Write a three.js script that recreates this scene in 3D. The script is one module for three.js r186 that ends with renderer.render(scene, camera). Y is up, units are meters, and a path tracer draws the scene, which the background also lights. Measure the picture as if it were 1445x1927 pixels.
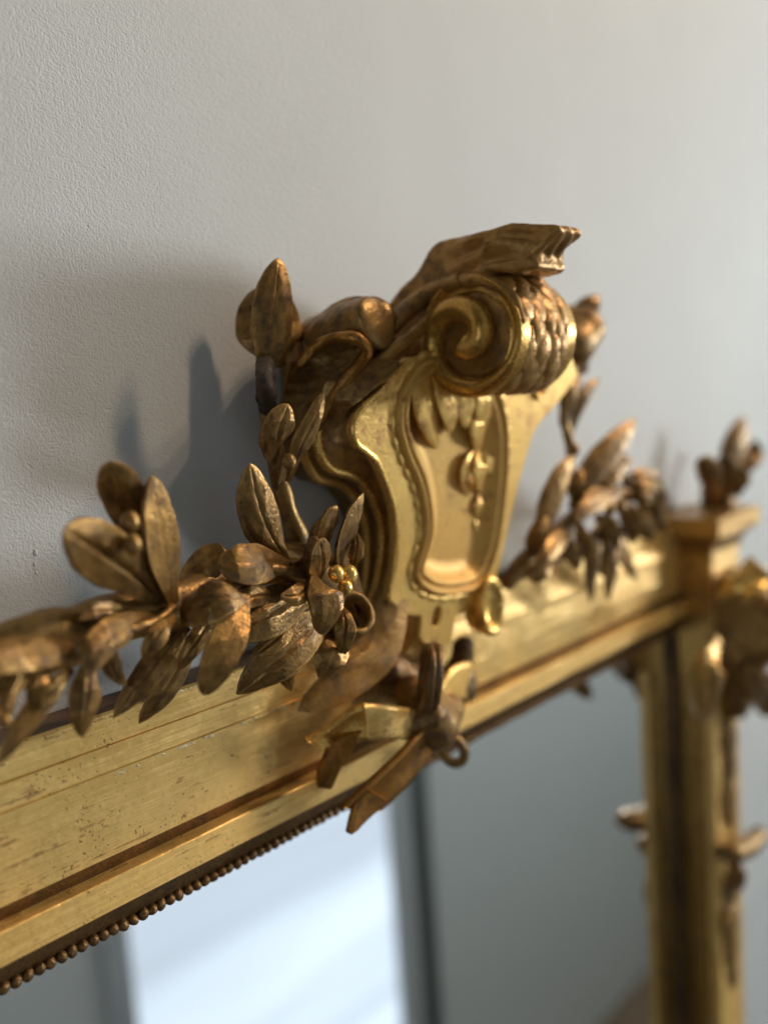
import * as THREE from 'three';
import { ImprovedNoise } from 'three/addons/math/ImprovedNoise.js';
import { mergeGeometries, toCreasedNormals } from 'three/addons/utils/BufferGeometryUtils.js';
import { RectAreaLightUniformsLib } from 'three/addons/lights/RectAreaLightUniformsLib.js';
RectAreaLightUniformsLib.init();

// ---------------------------------------------------------------- camera
// X runs along the wall, Y up, Z out of the wall into the room. The wall is Z = 0, the crease above the frieze is Y = 0.
const V = (x, y, z) => new THREE.Vector3(x, y, z);
const scene = new THREE.Scene();
const F = 1600, CX = 722.5, CY = 963.5;                 // focal length and middle of the photograph, in its pixels
const ax = V(1528, -303, F).normalize();
const tt = (1528 * 618 - 303 * 597 + F * F) / (303 - 1528 * 0.025);
const dn = V(618 + 0.025 * tt, 597 + tt, F).normalize();
dn.addScaledVector(ax, -ax.dot(dn)).normalize();
const up = dn.clone().negate(), az = ax.clone().cross(up);
const ray = (px, py) => { const c = V((px - CX) / F, (py - CY) / F, 1); return V(ax.dot(c), up.dot(c), az.dot(c)); };
const EYE = V(0, 0, 0.032).addScaledVector(ray(0, 1479), -0.4);
const camera = new THREE.PerspectiveCamera(2 * Math.atan(CY / F) * 180 / Math.PI, 767 / 1024, 0.02, 30);
camera.position.copy(EYE);
camera.quaternion.setFromRotationMatrix(new THREE.Matrix4().makeBasis(V(ax.x, up.x, az.x), V(-ax.y, -up.y, -az.y), V(-ax.z, -up.z, -az.z)));
camera.focus = 0.455;
camera.userData.fStop = 2.2;

const renderer = new THREE.WebGLRenderer({ antialias: true });
renderer.toneMapping = THREE.LinearToneMapping;
renderer.toneMappingExposure = 1.4;
renderer.shadowMap.enabled = true;
scene.background = new THREE.Color(0, 0, 0);

// ---------------------------------------------------------------- light
// a high window far to the right (cool sky), a tall window that the glass mirrors, an added fill panel behind the camera, three warm ceiling spots
const ROOM = { x0: -2.2, x1: 7.5, z1: 2.6, z2: 5.6, y0: -4.4, y1: 3.1 };
function areaLight(name, x, y, z, w, h, lookAt, color, power) {
  const l = new THREE.RectAreaLight(new THREE.Color().setRGB(...color), power, w, h);
  l.name = name; l.position.set(x, y, z); l.lookAt(lookAt); scene.add(l); return l;
}
const HIGH = { y: 0.62, z: 4.55, w: 1.5, h: 1.3 };
areaLight('high_window_light', ROOM.x1 - 0.03, HIGH.y, HIGH.z, HIGH.w, HIGH.h, V(0, HIGH.y, HIGH.z), [0.86, 0.95, 1.0], 62);
areaLight('added_fill_light', ROOM.x0 + 0.03, -0.3, 1.2, 1.1, 1.5, V(4, -0.3, 1.2), [0.86, 0.94, 1.0], 0.2);  // added cool fill from behind the camera, brightens left faces
const SPOTS = [[3.55, 3.04, 2.33], [3.1, 3.04, 2.02], [2.66, 3.04, 1.72]];

// ---------------------------------------------------------------- helpers
const noise = new ImprovedNoise();
let seed = 7;
const rnd = () => { seed = (seed * 1664525 + 1013904223) >>> 0; return seed / 4294967296; };
const mix = (a, b, t) => a + (b - a) * t, clamp = (x, a = 0, b = 1) => Math.min(b, Math.max(a, x));
const smooth = (a, b, x) => { const t = clamp((x - a) / (b - a)); return t * t * (3 - 2 * t); };
const fbm3 = (x, y, z, o = 4) => { let s = 0, a = 0.5; for (let i = 0; i < o; i++) { s += a * noise.noise(x, y, z); x *= 2.03; y *= 2.03; z *= 2.03; a *= 0.5; } return s; };
// where the sight line through a photograph pixel is z metres off the wall / crosses a plane of constant X
const at = (px, py, z) => { const r = ray(px, py); return EYE.clone().addScaledVector(r, (z - EYE.z) / r.z); };
const atX = (px, py, x) => { const r = ray(px, py); return EYE.clone().addScaledVector(r, (x - EYE.x) / r.x); };
const PZ = 0.054, PK = 0.17;                             // the crest leans forward: its face is Z = PZ + PK * Y
const onPanel = (px, py, lift = 0) => { const r = ray(px, py); return EYE.clone().addScaledVector(r, (PZ + lift + PK * EYE.y - EYE.z) / (r.z - PK * r.y)); };
const depth = (p) => { const d = p.clone().sub(EYE); return d.x * ax.z + d.y * up.z + d.z * az.z; };
const size = (px, p) => px * depth(p) / F;               // photograph pixels to metres at a point
const curve = (pts) => new THREE.CatmullRomCurve3(pts, false, 'centripetal');
const pts3 = (list) => list.map(([x, y, z]) => at(x, y, z));

const count = {};
function numbered(n) { const k = count[n] = (count[n] ?? -1) + 1; return k ? n + '_' + String(k).padStart(3, '0') : n; }
// box-mapped uv in metres, so that grain keeps its real size on carved shapes
function boxUV(g, tile = 1) {
  if (!g.attributes.normal) g.computeVertexNormals();
  const o = g.index ? g.toNonIndexed() : g, p = o.attributes.position, uv = new Float32Array(p.count * 2), a = V(), b = V(), c = V(), n = V();
  for (let i = 0; i < p.count; i += 3) {
    a.fromBufferAttribute(p, i); b.fromBufferAttribute(p, i + 1); c.fromBufferAttribute(p, i + 2);
    n.copy(b).sub(a).cross(c.clone().sub(a));
    const x = Math.abs(n.x), y = Math.abs(n.y), z = Math.abs(n.z);
    [a, b, c].forEach((q, k) => {
      const [u, v] = x > y && x > z ? [q.z + 0.31, q.y] : y > z ? [q.x, q.z + 0.17] : [q.x, q.y];
      uv[(i + k) * 2] = u / tile; uv[(i + k) * 2 + 1] = v / tile;
    });
  }
  o.setAttribute('uv', new THREE.BufferAttribute(uv, 2));
  return o;
}
function rough(g, amp, freq) {                           // hand-carved unevenness, along the normals
  const p = g.attributes.position, n = g.attributes.normal;
  for (let i = 0; i < p.count; i++) {
    const x = p.getX(i), y = p.getY(i), z = p.getZ(i), d = amp * (noise.noise(x * freq, y * freq, z * freq) + 0.5 * noise.noise(x * freq * 2.7, y * freq * 2.7, z * freq * 2.7 + 9));
    p.setXYZ(i, x + n.getX(i) * d, y + n.getY(i) * d, z + n.getZ(i) * d);
  }
  g.computeVertexNormals();
  return g;
}
function part(name, g, mat, parent, uv = true) {
  if (mat.vertexColors && !g.attributes.color) g.setAttribute('color', new THREE.BufferAttribute(new Float32Array(g.attributes.position.count * 3).fill(1), 3));
  const m = new THREE.Mesh(uv ? boxUV(g) : g, mat);
  m.name = numbered(name); m.castShadow = m.receiveShadow = true;
  parent.add(m); return m;
}
function gridGeo(rows, cols, f, closeU = false) {        // f(i, j) -> Vector3
  const pos = [], idx = [];
  for (let i = 0; i < rows; i++) for (let j = 0; j < cols; j++) { const p = f(i, j); pos.push(p.x, p.y, p.z); }
  for (let i = 0; i < rows - 1; i++) for (let j = 0; j < (closeU ? cols : cols - 1); j++) {
    const a = i * cols + j, b = i * cols + (j + 1) % cols, c = a + cols, d = b + cols;
    idx.push(a, b, d, a, d, c);
  }
  const g = new THREE.BufferGeometry();
  g.setAttribute('position', new THREE.Float32BufferAttribute(pos, 3)); g.setIndex(idx); g.computeVertexNormals();
  return g;
}
// a tube whose radius and flattening change along it; ends rounded off
function tube(points, radii, { seg = 40, around = 14, flat = 1, hint = V(0, 0, 1), amp = 0.0004, freq = 120, exp = 2, cap = 0.12, capLen = 0.9 } = {}) {
  const c = curve(points), R = (t) => { const k = t * (radii.length - 1), i = Math.min(radii.length - 2, Math.floor(k)); return mix(radii[i], radii[i + 1], k - i); };
  const L = c.getLength(), g = gridGeo(seg + 1, around, (i, j) => {
    let t = i / seg; const r0 = R(t), e = Math.min(t, 1 - t) * L / (r0 * capLen + 1e-6), s = cap ? Math.sqrt(Math.max(0.0004, 1 - (1 - clamp(e)) ** 2)) : 1;
    const p = c.getPoint(t), d = c.getTangent(t), n = hint.clone().addScaledVector(d, -hint.dot(d)).normalize(), b = d.clone().cross(n);
    const a = j / around * 2 * Math.PI, ca = Math.cos(a), sa = Math.sin(a), r = r0 * s;
    return p.addScaledVector(b, r * Math.sign(ca) * Math.abs(ca) ** (2 / exp)).addScaledVector(n, r * flat * Math.sign(sa) * Math.abs(sa) ** (2 / exp));
  }, true);
  return amp ? rough(g, amp, freq) : g;
}
// a thick carved leaf: two facets folded along an incised midrib, deep sides, a keeled back
function leafGeo(spine, width, face, { cup = 0, thick = 0.38, groove = 1.0, twist = 0, blunt = 0.25, amp = 0.00045, base = 0.34, fold = 0.3, crease = true, wear = 1 } = {}) {
  const c = curve(spine), N = 36, T = 19, tone = 0.85 + 0.4 * rnd(), B = 11, M = T + B, k0 = rnd() * 50;
  const g = gridGeo(N + 1, M, (i, j) => {
    const t = i / N, p = c.getPoint(t), d = c.getTangent(t);
    let n = face.clone().addScaledVector(d, -face.dot(d)).normalize();
    if (twist) n.applyAxisAngle(d, twist * (t - 0.4));
    const b = d.clone().cross(n);
    const env = Math.max(0.03, mix(base, 1, smooth(0, 0.45, t)) * (t > 0.42 ? Math.pow(Math.max(0, 1 - ((t - 0.42) / 0.58) ** 2.3), 0.5 + 0.4 * (1 - blunt)) : 1));
    const w = width / 2 * env * (1 + 0.06 * noise.noise(t * 4 + k0, j < T ? 1 : 2, k0)), th = width * (0.06 + thick * 0.36 * Math.pow(env, 0.7)) * Math.min(1, env * 3);
    if (j < T) {
      const v = -1 + 2 * j / (T - 1), a = Math.abs(v), side = v < 0 ? 1 : 0.8;
      const y = th * 0.35 - fold * w * a * side + 0.05 * w * Math.sin(Math.PI * a) + 0.035 * w * Math.abs(noise.noise(t * 7 + k0, v * 2.2, k0 + 3)) - groove * 0.24 * w * Math.exp(-((v / 0.11) ** 2)) * smooth(0.02, 0.2, t) * (1 - smooth(0.9, 1, t)) + cup * w * a * a;
      return p.addScaledVector(b, w * v * (1 - 0.05 * Math.max(0, a - 0.8) / 0.2)).addScaledVector(n, y);
    }
    const v = 1 - 2 * (j - T + 0.5) / B, a = Math.abs(v), y = th * 0.35 - fold * w * a - th * (0.35 + 0.75 * (1 - a * a)) + cup * w * a * a * 0.7;
    return p.addScaledVector(b, w * v * 1.06).addScaledVector(n, y);
  }, true);
  const col = [];                                        // gilding rubbed bright along the edges and tip, darker toning elsewhere
  for (let i = 0; i <= N; i++) for (let j = 0; j < M; j++) {
    const v = j < T ? Math.abs(-1 + 2 * j / (T - 1)) : 0, e = wear * Math.max(v > 0.8 ? 1 : 0, i > N - 3 ? 1 : 0) * clamp(0.6 + 1.6 * noise.noise(i * 0.45 + k0, j * 0.3, k0)), m = tone * (0.9 + 0.5 * noise.noise(i * 0.22 + k0, j * 0.35, k0 + 5));
    col.push(mix(m, 1.45, e), mix(m * 0.97, 1.42, e), mix(m * 0.93, 1.32, e));
  }
  g.setAttribute('color', new THREE.Float32BufferAttribute(col, 3));
  return crease ? toCreasedNormals(rough(g, amp, 130), 0.62) : rough(g, amp, 130);
}
// a flat band with thickness between two edge lines
function bandGeo(ea, eb, th, { seg = 36, cross = 10, bulge = 0 } = {}) {
  const ca = curve(ea), cb = curve(eb), M = cross * 2;
  const g = gridGeo(seg + 1, M, (i, j) => {
    const t = i / seg, p = ca.getPoint(t), q = cb.getPoint(t), d = ca.getTangent(t).add(cb.getTangent(t)).normalize(), n = d.cross(q.clone().sub(p)).normalize();
    const back = j >= cross, k = back ? (M - 1 - j) / (cross - 1) : j / (cross - 1);
    return p.lerp(q, k).addScaledVector(n, (back ? -th : th) / 2 * (k < 0.001 || k > 0.999 ? 0.6 : 1) + bulge * Math.sin(Math.PI * k));
  }, true);
  const caps = (i) => { const s = i * M, f = []; for (let j = 1; j < M - 1; j++) f.push(...(i ? [s, s + j + 1, s + j] : [s, s + j, s + j + 1])); return f; };
  g.setIndex([...g.index.array, ...caps(0), ...caps(seg)]);
  return rough(g, 0.0003, 120);
}
// a strip between two ridge lines, hollowed or swelled towards a direction
function strip(ea, eb, dir, bow, seg = 60, cross = 10) {
  const ca = curve(ea), cb = curve(eb);
  return gridGeo(seg + 1, cross + 1, (i, j) => ca.getPoint(i / seg).lerp(cb.getPoint(i / seg), j / cross).addScaledVector(dir, bow * Math.sin(Math.PI * j / cross)));
}
// surface nets: a watertight mesh of a distance field
function sdfGeo(lo, hi, cell, f) {
  const n = [0, 1, 2].map((k) => Math.ceil((hi.getComponent(k) - lo.getComponent(k)) / cell) + 1), [nx, ny, nz] = n, val = new Float32Array(nx * ny * nz), id = (x, y, z) => x + nx * (y + ny * z);
  for (let z = 0; z < nz; z++) for (let y = 0; y < ny; y++) for (let x = 0; x < nx; x++) val[id(x, y, z)] = f(lo.x + x * cell, lo.y + y * cell, lo.z + z * cell);
  const vert = new Int32Array(val.length).fill(-1), pos = [], idx = [];
  for (let z = 0; z < nz - 1; z++) for (let y = 0; y < ny - 1; y++) for (let x = 0; x < nx - 1; x++) {
    let k = 0, sx = 0, sy = 0, sz = 0; const v = [];
    for (let c = 0; c < 8; c++) v.push(val[id(x + (c & 1), y + (c >> 1 & 1), z + (c >> 2))]);
    for (let c = 0; c < 8; c++) for (const b of [1, 2, 4]) if (!(c & b)) { const a0 = v[c], a1 = v[c | b]; if ((a0 < 0) !== (a1 < 0)) { const t = a0 / (a0 - a1); k++; sx += (c & 1) + (b === 1 ? t : 0); sy += (c >> 1 & 1) + (b === 2 ? t : 0); sz += (c >> 2) + (b === 4 ? t : 0); } }
    if (k) { vert[id(x, y, z)] = pos.length / 3; pos.push(lo.x + (x + sx / k) * cell, lo.y + (y + sy / k) * cell, lo.z + (z + sz / k) * cell); }
  }
  const quad = (a, b, c, d, flip) => { if (a < 0 || b < 0 || c < 0 || d < 0) return; flip ? idx.push(a, c, b, a, d, c) : idx.push(a, b, c, a, c, d); };
  for (let z = 1; z < nz - 1; z++) for (let y = 1; y < ny - 1; y++) for (let x = 1; x < nx - 1; x++) {
    const s = val[id(x, y, z)] < 0;
    if (s !== val[id(x + 1, y, z)] < 0) quad(vert[id(x, y - 1, z - 1)], vert[id(x, y, z - 1)], vert[id(x, y, z)], vert[id(x, y - 1, z)], !s);
    if (s !== val[id(x, y + 1, z)] < 0) quad(vert[id(x - 1, y, z - 1)], vert[id(x - 1, y, z)], vert[id(x, y, z)], vert[id(x, y, z - 1)], !s);
    if (s !== val[id(x, y, z + 1)] < 0) quad(vert[id(x - 1, y - 1, z)], vert[id(x, y - 1, z)], vert[id(x, y, z)], vert[id(x - 1, y, z)], !s);
  }
  const g = new THREE.BufferGeometry();
  g.setAttribute('position', new THREE.Float32BufferAttribute(pos, 3)); g.setIndex(idx); g.computeVertexNormals();
  return g;
}
const smin = (a, b, k) => { const h = Math.max(k - Math.abs(a - b), 0) / k; return Math.min(a, b) - h * h * k / 4; };
function capsule(p, a, b, ra, rb) { const ba = b.clone().sub(a), pa = p.clone().sub(a), h = clamp(pa.dot(ba) / ba.lengthSq()); return pa.addScaledVector(ba, -h).length() - mix(ra, rb, h); }
function blob(bones, cell, k, amp = 0.0005, extra) {     // smooth union of tapered capsules [[a, b, ra, rb], ...]
  const lo = V(9, 9, 9), hi = V(-9, -9, -9), q = V();
  for (const [a, b, ra, rb] of bones) for (const [p, r] of [[a, ra], [b, rb]]) { lo.min(p.clone().subScalar(r + cell * 3)); hi.max(p.clone().addScalar(r + cell * 3)); }
  return rough(sdfGeo(lo, hi, cell, (x, y, z) => { q.set(x, y, z); let d = 9; for (const b of bones) d = smin(d, capsule(q, ...b), k); return extra ? extra(d, q) : d; }), amp, 110);
}

// ---------------------------------------------------------------- textures
function tileNoise(W, cx, cy, s) {                       // smooth noise on a wrapping lattice of cx by cy cells
  const g = new Float32Array(cx * cy); let h = s * 7919 + 13;
  for (let i = 0; i < g.length; i++) { h = (Math.imul(h, 1664525) + 1013904223) >>> 0; g[i] = h / 4294967296; }
  return (x, y) => {
    const u = x / W * cx, v = y / W * cy, i = Math.floor(u), j = Math.floor(v), a = u - i, b = v - j, s1 = a * a * (3 - 2 * a), s2 = b * b * (3 - 2 * b);
    const i0 = i % cx, i1 = (i + 1) % cx, j0 = (j % cy) * cx, j1 = ((j + 1) % cy) * cx;
    return mix(mix(g[j0 + i0], g[j0 + i1], s1), mix(g[j1 + i0], g[j1 + i1], s1), s2);
  };
}
function tileFbm(W, cx, cy, o, s) { const l = []; for (let i = 0; i < o; i++) l.push(tileNoise(W, cx << i, cy << i, s + i * 3)); return (x, y) => { let r = 0, a = 0.5, n = 0; for (const f of l) { r += a * f(x, y); n += a; a *= 0.55; } return r / n; }; }
function tex(W, f, srgb, repeat) {
  const d = new Uint8Array(W * W * 4);
  for (let y = 0; y < W; y++) for (let x = 0; x < W; x++) { const c = f(x, y), k = (y * W + x) * 4; for (let i = 0; i < 3; i++) d[k + i] = clamp(c[i]) * 255; d[k + 3] = 255; }
  const t = new THREE.DataTexture(d, W, W);
  t.wrapS = t.wrapT = THREE.RepeatWrapping; t.magFilter = THREE.LinearFilter; t.minFilter = THREE.LinearMipmapLinearFilter; t.generateMipmaps = true;
  if (srgb) t.colorSpace = THREE.SRGBColorSpace;
  t.repeat.set(repeat, repeat); t.needsUpdate = true;
  return t;
}
const lin = (r, g, b) => new THREE.Color().setRGB(r, g, b);
// worn gilding: tones of leaf, brown patina patches, dark pits (t = share of patina)
function gildSet(W, tile, { streak, wear, tones, seed: s, pits = 1, soft = 0.16 }) {
  const big = tileFbm(W, 5, 5, 5, s), mid = tileFbm(W, 22, 22, 4, s + 40), fine = tileFbm(W, 90, 90, 3, s + 80), str = tileFbm(W, 6, 180, 3, s + 120), pit = tileNoise(W, 260, 260, s + 160), lap = tileNoise(W, 4, 9, s + 200);
  const field = new Float32Array(W * W * 3);
  for (let y = 0; y < W; y++) for (let x = 0; x < W; x++) {
    const k = (y * W + x) * 3, st = streak ? str(x, y) - 0.5 : 0, w = big(x, y) * 0.55 + mid(x, y) * 0.45 + st * streak;
    field[k] = smooth(wear - 0.04, wear - 0.04 + soft, w + (fine(x, y) - 0.5) * 0.25);       // patina
    field[k + 1] = smooth(0.86, 0.95, pit(x, y) * 0.8 + mid(x, y) * 0.3) * pits; // pits
    field[k + 2] = clamp(0.5 + (fine(x, y) - 0.5) * 0.8 + st * streak * 2 + (lap(x, y) - 0.5) * 0.35);
  }
  const at3 = (x, y) => { const k = (y * W + x) * 3; return [field[k], field[k + 1], field[k + 2]]; }, r = 1 / tile;
  return {
    map: tex(W, (x, y) => { const [p, q, f] = at3(x, y); return [0, 1, 2].map((c) => mix(mix(mix(tones[0][c], tones[1][c], f), tones[2][c], p), tones[3][c], q)); }, true, r),
    roughnessMap: null,
    rm: tex(W, (x, y) => { const [p, q, f] = at3(x, y); return [0, clamp(0.62 + 0.28 * p + 0.2 * q + (f - 0.5) * 0.3), clamp(1 - 0.35 * p - 0.6 * q)]; }, false, r),
    bumpMap: tex(W, (x, y) => { const [p, q, f] = at3(x, y); const b = clamp(0.5 + (f - 0.5) * 0.5 + (big(x, y) - 0.5) * 0.5 - 0.12 * p - 0.35 * q); return [b, b, b]; }, false, r),
  };
}
const gold = (set, o) => new THREE.MeshStandardMaterial({ map: set.map, roughnessMap: set.rm, metalnessMap: set.rm, bumpMap: set.bumpMap, metalness: 0.95, side: THREE.DoubleSide, ...o });
const RAILSET = gildSet(1024, 0.3, { streak: 0.65, wear: 0.69, seed: 3, pits: 0.65, tones: [[0.88, 0.73, 0.45], [0.95, 0.82, 0.55], [0.70, 0.55, 0.33], [0.36, 0.25, 0.14]] });
const CARVSET = gildSet(1024, 0.14, { streak: 0, wear: 0.50, seed: 11, soft: 0.34, tones: [[0.60, 0.475, 0.29], [0.70, 0.57, 0.36], [0.41, 0.315, 0.20], [0.17, 0.11, 0.07]] });
const PANELSET = gildSet(1024, 0.16, { streak: 0, wear: 0.62, seed: 29, pits: 0.6, tones: [[0.85, 0.69, 0.38], [0.94, 0.80, 0.48], [0.70, 0.51, 0.29], [0.30, 0.20, 0.10]] });
const M = {
  rail: gold(RAILSET, { name: 'gilded_rail', roughness: 0.62, bumpScale: 0.0006, metalness: 0.42, color: lin(1.0, 0.9, 0.72) }),
  carved: gold(CARVSET, { name: 'worn_gilt_carving', roughness: 0.62, bumpScale: 0.0006, metalness: 0.62, color: lin(0.76, 0.66, 0.48), vertexColors: true }),
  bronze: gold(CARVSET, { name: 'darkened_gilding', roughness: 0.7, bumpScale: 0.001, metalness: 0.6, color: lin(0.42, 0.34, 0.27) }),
  scroll: gold(PANELSET, { name: 'toned_gilding', roughness: 0.42, bumpScale: 0.0004, metalness: 0.65, color: lin(0.66, 0.53, 0.34) }),
  scale: gold(CARVSET, { name: 'rubbed_gilding', roughness: 0.5, bumpScale: 0.0008, metalness: 0.85, color: lin(0.72, 0.6, 0.46) }),
  hood: gold(CARVSET, { name: 'warm_lit_brown_gilding', roughness: 0.6, bumpScale: 0.0008, metalness: 0.5, color: lin(1.0, 0.82, 0.54) }),  // warm light falling on the crest is put into this colour
  glowTinted: gold(CARVSET, { name: 'glow_tinted_worn_gilding', roughness: 0.62, bumpScale: 0.0008, metalness: 0.85, color: lin(1.0, 0.74, 0.42) }),  // orange inter-reflected glow is put into this colour
  panel: gold(PANELSET, { name: 'burnished_gilding', roughness: 0.6, bumpScale: 0.0004, metalness: 0.55, color: lin(1.0, 0.9, 0.78) }),
  matte: gold(PANELSET, { name: 'matte_worn_gilding', roughness: 0.85, bumpScale: 0.0005, metalness: 0.4, color: lin(0.8, 0.68, 0.52) }),
  bright: gold(PANELSET, { name: 'bright_gilding', roughness: 0.44, bumpScale: 0.0004, metalness: 0.75, color: lin(1.0, 0.9, 0.78) }),
  gesso: new THREE.MeshStandardMaterial({ name: 'bare_gesso', color: lin(0.66, 0.50, 0.26), roughness: 0.55, metalness: 0.3 }),
  wood: new THREE.MeshStandardMaterial({ name: 'bare_brown_wood', color: lin(0.16, 0.095, 0.055), roughness: 0.75, bumpMap: RAILSET.bumpMap, bumpScale: 0.0008, side: THREE.DoubleSide }),
  shadeToned: gold(RAILSET, { name: 'shade_toned_gilding', roughness: 0.55, bumpScale: 0.0006, metalness: 0.8, color: lin(0.5, 0.4, 0.27) }),  // rail gilding darkened: shade of the unlit faces is put into the colour
  bare: gold(CARVSET, { name: 'bare_dark_wood', roughness: 0.9, metalness: 0.1, color: lin(0.14, 0.12, 0.12), bumpScale: 0.0006 }),
};
{
  const W = 2048, a = tileFbm(W, 210, 210, 2, 5), b = tileFbm(W, 400, 380, 1, 9), c = tileFbm(W, 8, 8, 3, 15);
  const ridge = (v) => 1 - Math.abs(v * 2 - 1);
  M.wallBump = tex(W, (x, y) => { const v = 0.55 * ridge(a(x, y)) + 0.3 * b(x, y) + 0.15 * c(x, y); return [v, v, v]; }, false, 1 / 0.36);
  const d = tileFbm(1024, 6, 6, 5, 25);
  M.wall = new THREE.MeshPhysicalMaterial({ name: 'satin_wall_paint', color: lin(0.585, 0.572, 0.545), roughness: 0.6, specularIntensity: 0.5, bumpMap: M.wallBump, bumpScale: 0.0004 });
  M.wall.map = tex(1024, (x, y) => { const v = 0.97 + 0.05 * (d(x, y) - 0.5); return [v, v, v]; }, true, 1 / 0.7);
  M.room = new THREE.MeshStandardMaterial({ name: 'grey_green_wall_paint', color: lin(0.85, 0.865, 0.85), roughness: 0.8 });
  M.darkwall = new THREE.MeshStandardMaterial({ name: 'brown_wall_paint', color: lin(0.10, 0.075, 0.05), roughness: 0.8 });
  M.trim = new THREE.MeshStandardMaterial({ name: 'white_trim_paint', color: lin(0.62, 0.64, 0.65), roughness: 0.5 });
  M.floor = new THREE.MeshStandardMaterial({ name: 'oak_floor', color: lin(0.30, 0.20, 0.12), roughness: 0.5 });
  M.ceiling = new THREE.MeshStandardMaterial({ name: 'ceiling_paint', color: lin(0.6, 0.58, 0.55), roughness: 0.9 });
}

// ---------------------------------------------------------------- room (only what the glass and the gilding mirror)
function struct(name, g, mat, parent = scene) { const m = part(name, g, mat, parent); if (parent === scene) m.userData.kind = 'structure'; return m; }
const slab = (x0, y0, z0, x1, y1, z1) => new THREE.BoxGeometry(x1 - x0, y1 - y0, z1 - z0).translate((x0 + x1) / 2, (y0 + y1) / 2, (z0 + z1) / 2);
{
  const { x0, x1, y0, y1, z1, z2 } = ROOM, T = 0.12;
  const wall = struct('wall', slab(x0, y0, -T, x1, y1, 0), M.wall);
  for (const [px, py, q] of [[68, 1040, 5], [66, 1062, 3.5], [69, 1078, 3], [168, 425, 2.5], [67, 1071, 2]]) { const p = at(px, py, 0); part('paint_nib', new THREE.SphereGeometry(size(q, p), 10, 8).scale(1, 1.3, 0.5).translate(p.x, p.y, p.z), M.wall, wall); }
  struct('floor', slab(x0 - T, y0 - T, -T, x1 + T, y0, z2 + T), M.floor);
  struct('ceiling', slab(x0 - T, y1, -T, x1 + T, y1 + T, z2 + T), M.ceiling);
  struct('back_wall', slab(x0, y0, z1, 3.75, y1, z1 + T), M.room);
  struct('parapet', slab(3.75, y0, z1, x1, -0.1, z1 + T), M.room);
  struct('far_wall', slab(3.0, y0, z2, x1, y1, z2 + T), M.room);
  struct('passage_wall', slab(3.0 - T, y0, z1 + T, 3.0, y1, z2 + T), M.room);
  struct('right_wall', slab(x1, y0, -T, x1 + T, y1, z2 + T), M.room);
  struct('left_wall', slab(x0 - T, y0, -T, x0, y1, z1 + T), M.darkwall);
}

// ---------------------------------------------------------------- the mirror
const mirror = new THREE.Group();
mirror.name = 'gilded_mirror'; scene.add(mirror);
mirror.userData = { label: 'antique gilded wall mirror with carved laurel leaves and a scrolled crest', category: 'mirror' };

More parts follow.
